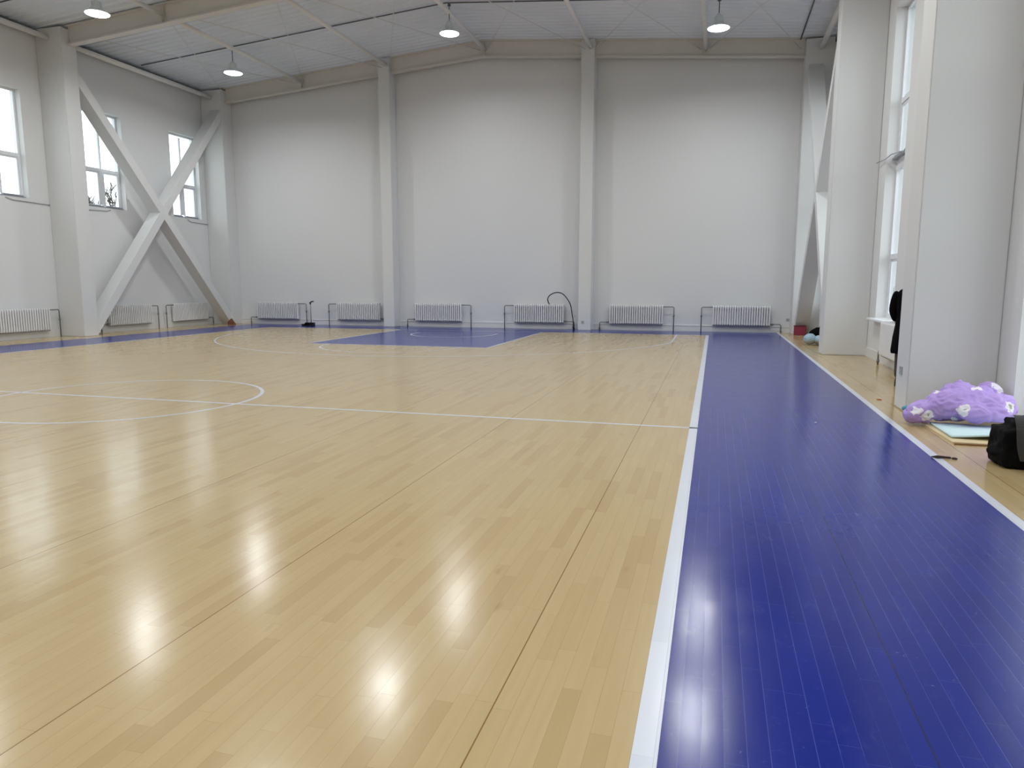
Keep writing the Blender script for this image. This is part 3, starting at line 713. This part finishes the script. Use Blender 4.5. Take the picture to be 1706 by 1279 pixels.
# things between the two farther right columns
o = blob([((2.46, -2.80, .15), (.15, .17, .13), 0, 0), ((2.72, -2.84, .13), (.17, .16, .115), 0, .1)], .014, .012, 12, 'puffy_jacket', 4, 2)
o.data.materials.clear(); o.data.materials.append(M['bluecloth']); o.data.materials.append(M['silver'])
for p in o.data.polygons:
    if p.center.z < .12 or (p.center.x > 2.64 and p.center.z > .14 and p.center.y < -2.85): p.material_index = 1
tag(o, 'pale blue and silver puffy bundle on the floor before the black backpack', 'jacket')
r_ = thing('backpack', 'black rounded backpack behind the pale blue bundle', 'backpack', (2.74, -2.30, 0))
b_ = blob([((0, 0, .21), (.25, .16, .20), 0, 0), ((.02, -.06, .15), (.22, .14, .14), 0, 0)], .016, .012, 6, 'backpack_body', 2, 3); b_.data.materials.clear(); b_.data.materials.append(M['black']); b_.parent = r_
mb = MB(); mb.tube(catmull([(.0, .08, .39), (.05, .1, .48), (.11, .12, .60), (.14, .12, .56), (.12, .1, .38)], 5), .012, 8); mb.build('shoulder_strap', M['black'], r_)

# ------------------------------------------------------------------ person behind the nearest column
r_ = thing('person', 'person in a long black coat, mostly hidden behind the nearest column', 'person', (2.90, -10.30, 0))
def loft(name, rings, m, n=28, parent=None, cap=True):
    """rings = (cx, cy, z, rx, ry)"""
    vs = []; fs = []
    for cx, cy, z, rx, ry in rings:
        for j in range(n):
            a = 2*PI*j/n; f = 1+.03*math.sin(5*a+z*7)
            vs.append((cx+rx*math.cos(a)*f, cy+ry*math.sin(a)*f, z))
    for i in range(len(rings)-1):
        for j in range(n): fs.append((i*n+j, i*n+(j+1) % n, (i+1)*n+(j+1) % n, (i+1)*n+j))
    if cap: fs += [tuple(range(n))[::-1], tuple(range((len(rings)-1)*n, len(rings)*n))]
    mb = MB(); mb.add(vs, fs, 0, True); return mb.build(name, m, parent)
def skinned(name, joints, edges, radii, m, parent, sub=2, root=0):
    me = bpy.data.meshes.new(name); me.from_pydata(joints, edges, []); o = bpy.data.objects.new(name, me); C.objects.link(o)
    sk = o.modifiers.new('k', 'SKIN'); sk.use_smooth_shade = True; ss = o.modifiers.new('u', 'SUBSURF'); ss.levels = ss.render_levels = sub
    for i, r in enumerate(radii): o.data.skin_vertices[0].data[i].radius = (r, r) if not isinstance(r, tuple) else r
    o.data.skin_vertices[0].data[root].use_root = True
    dg = bpy.context.evaluated_depsgraph_get(); me2 = bpy.data.meshes.new_from_object(o.evaluated_get(dg)); o.modifiers.clear(); o.data = me2
    me2.materials.clear(); me2.materials.append(m)
    for p in me2.polygons: p.use_smooth = True
    if parent: o.parent = parent
    return o
# body (skin): pelvis, spine, neck, head, arms with hands, legs
J = [(0, 0, .90), (0, 0, 1.10), (0, 0, 1.30), (0, 0, 1.42), (.0, -.01, 1.50), (0, -.01, 1.58), (0, -.015, 1.68),
     (-.17, 0, 1.37), (-.215, .03, 1.12), (-.17, .14, .95), (-.15, .19, .90),
     (.17, 0, 1.37), (.215, .03, 1.12), (.17, .14, .95), (.15, .19, .90),
     (-.09, 0, .84), (-.09, .01, .47), (-.09, -.02, .08), (-.09, .12, .045),
     (.09, 0, .84), (.09, .01, .47), (.09, -.02, .08), (.09, .12, .045)]
Ed = [(0, 1), (1, 2), (2, 3), (3, 4), (4, 5), (5, 6), (2, 7), (7, 8), (8, 9), (9, 10), (2, 11), (11, 12), (12, 13), (13, 14), (0, 15), (15, 16), (16, 17), (17, 18), (0, 19), (19, 20), (20, 21), (21, 22)]
Rd = [.13, .115, .13, .075, .052, .085, .075, .055, .042, .032, .035, .055, .042, .032, .035, .08, .055, .038, .036, .08, .055, .038, .036]
skinned('body', J, Ed, Rd, M['skin'], r_)
for sx_ in (-1, 1):                          # fingers
    jj = []; ee = []; rr = []
    for f in range(4):
        k0 = len(jj); bx = sx_*(.15+(.012*(f-1.5))); L_ = (.065, .075, .07, .055)[f]
        jj += [(bx, .19, .895), (bx-sx_*.002, .19+L_*.4, .872), (bx, .19+L_*.7, .845), (bx, .19+L_*.62, .820)]; rr += [.010, .009, .0085, .007]
        ee += [(k0, k0+1), (k0+1, k0+2), (k0+2, k0+3)]
    k0 = len(jj); jj += [(sx_*.125, .18, .905), (sx_*.10, .20, .885), (sx_*.095, .225, .865)]; rr += [.012, .010, .008]; ee += [(k0, k0+1), (k0+1, k0+2)]
    # joined at knuckles
    for f in range(3): ee.append((f*4, f*4+4))
    ee.append((12, k0)) if sx_ > 0 else ee.append((0, k0))
    skinned('hand', jj, ee, rr, M['skin'], r_, 1)
loft('coat', [(0, 0, .50, .215, .165), (0, 0, .54, .222, .17), (0, 0, .75, .205, .16), (0, 0, .95, .185, .145), (0, 0, 1.06, .175, .14), (0, 0, 1.25, .195, .145), (0, 0, 1.37, .20, .125), (0, 0, 1.43, .15, .10), (0, 0, 1.47, .085, .08), (0, 0, 1.52, .07, .07)], M['black'], 32, r_)
for sx_ in (-1, 1):
    skinned('sleeve', [(sx_*.15, 0, 1.39), (sx_*.19, 0, 1.36), (sx_*.232, .01, 1.13), (sx_*.18, .13, .97)], [(0, 1), (1, 2), (2, 3)], [.07, .075, .062, .05], M['black'], r_)
    skinned('trouser_leg', [(sx_*.09, 0, .80), (sx_*.09, .01, .47), (sx_*.09, -.01, .12)], [(0, 1), (1, 2)], [.10, .078, .068], M['trouser'], r_)
    skinned('boot', [(sx_*.09, -.04, .045), (sx_*.09, -.03, .16), (sx_*.09, .06, .045), (sx_*.09, .17, .04)], [(0, 1), (0, 2), (2, 3)], [.05, .05, .046, .038], M['rubber'], r_)
loft('hair', [(0, -.03, 1.52, .07, .05), (0, -.035, 1.58, .093, .085), (0, -.03, 1.66, .098, .10), (0, -.025, 1.72, .085, .09), (0, -.02, 1.755, .045, .05), (0, -.02, 1.765, .01, .01)], M['hair'], 24, r_)
mb = MB()                                      # face details on the window side
mb.lathe([(.001, .012), (.012, .004), (.016, -.012), (.001, -.016)], (0, .075, 1.605), 12); mb.build('nose', M['skin'], r_)
mb = MB()
for sx_ in (-1, 1): mb.lathe([(.001, .006), (.010, .003), (.011, -.003), (.001, -.006)], (sx_*.030, .066, 1.635), 12)
mb.build('eye', M['hair'], r_)
mb = MB(); mb.bar((-.022, .072, 1.572), (.022, .072, 1.572), .01, .006, (0, 1, 0)); mb.build('mouth', M['red'], r_)
mb = MB()
for sx_ in (-1, 1): mb.lathe([(.001, .025), (.010, .018), (.012, -.01), (.001, -.022)], (sx_*.092, -.005, 1.61), 10)
mb.build('ear', M['skin'], r_)
r_.rotation_euler = (0, 0, -.25)

# ------------------------------------------------------------------ bare tree outside the middle left window
tr_ = thing('bare_tree', 'bare tree outside, its twigs showing in the middle left window', 'tree', (-30.0, 8.6, -.5))
mb = MB(); tw = MB()
def grow(p, d, L, r, lv):
    q = p+d*L; (mb if lv > 2 else tw).tube([p, (p+q)/2+Vector((random.uniform(-1, 1), random.uniform(-1, 1), 0))*L*.05, q], r, 6 if lv > 1 else 4, rs=[r, r*.85, r*.65])
    if lv == 0: return
    for i in range(3 if lv > 1 else 4):
        a = random.uniform(0, 2*PI); sp = random.uniform(.3, .75)
        n_ = (d+Vector((math.cos(a)*sp, math.sin(a)*sp, random.uniform(-.1, .25)))).normalized()
        grow(p+d*L*random.uniform(.6, 1), n_, L*random.uniform(.6, .8), r*.62, lv-1)
grow(Vector((0, 0, 0)), Vector((0, 0, 1)), 2.7, .15, 5)
mb.build('trunk', M['bark'], tr_); tw.build('twigs', M['bark'], tr_)
# ground outside
mb = MB(); mb.box((-70, -60, -.6), (XL-WT-.01, 40, -.5)); tag(struct(mb.build('floor_outside', M['plate'])), 'pale ground outside the left wall', 'ground')
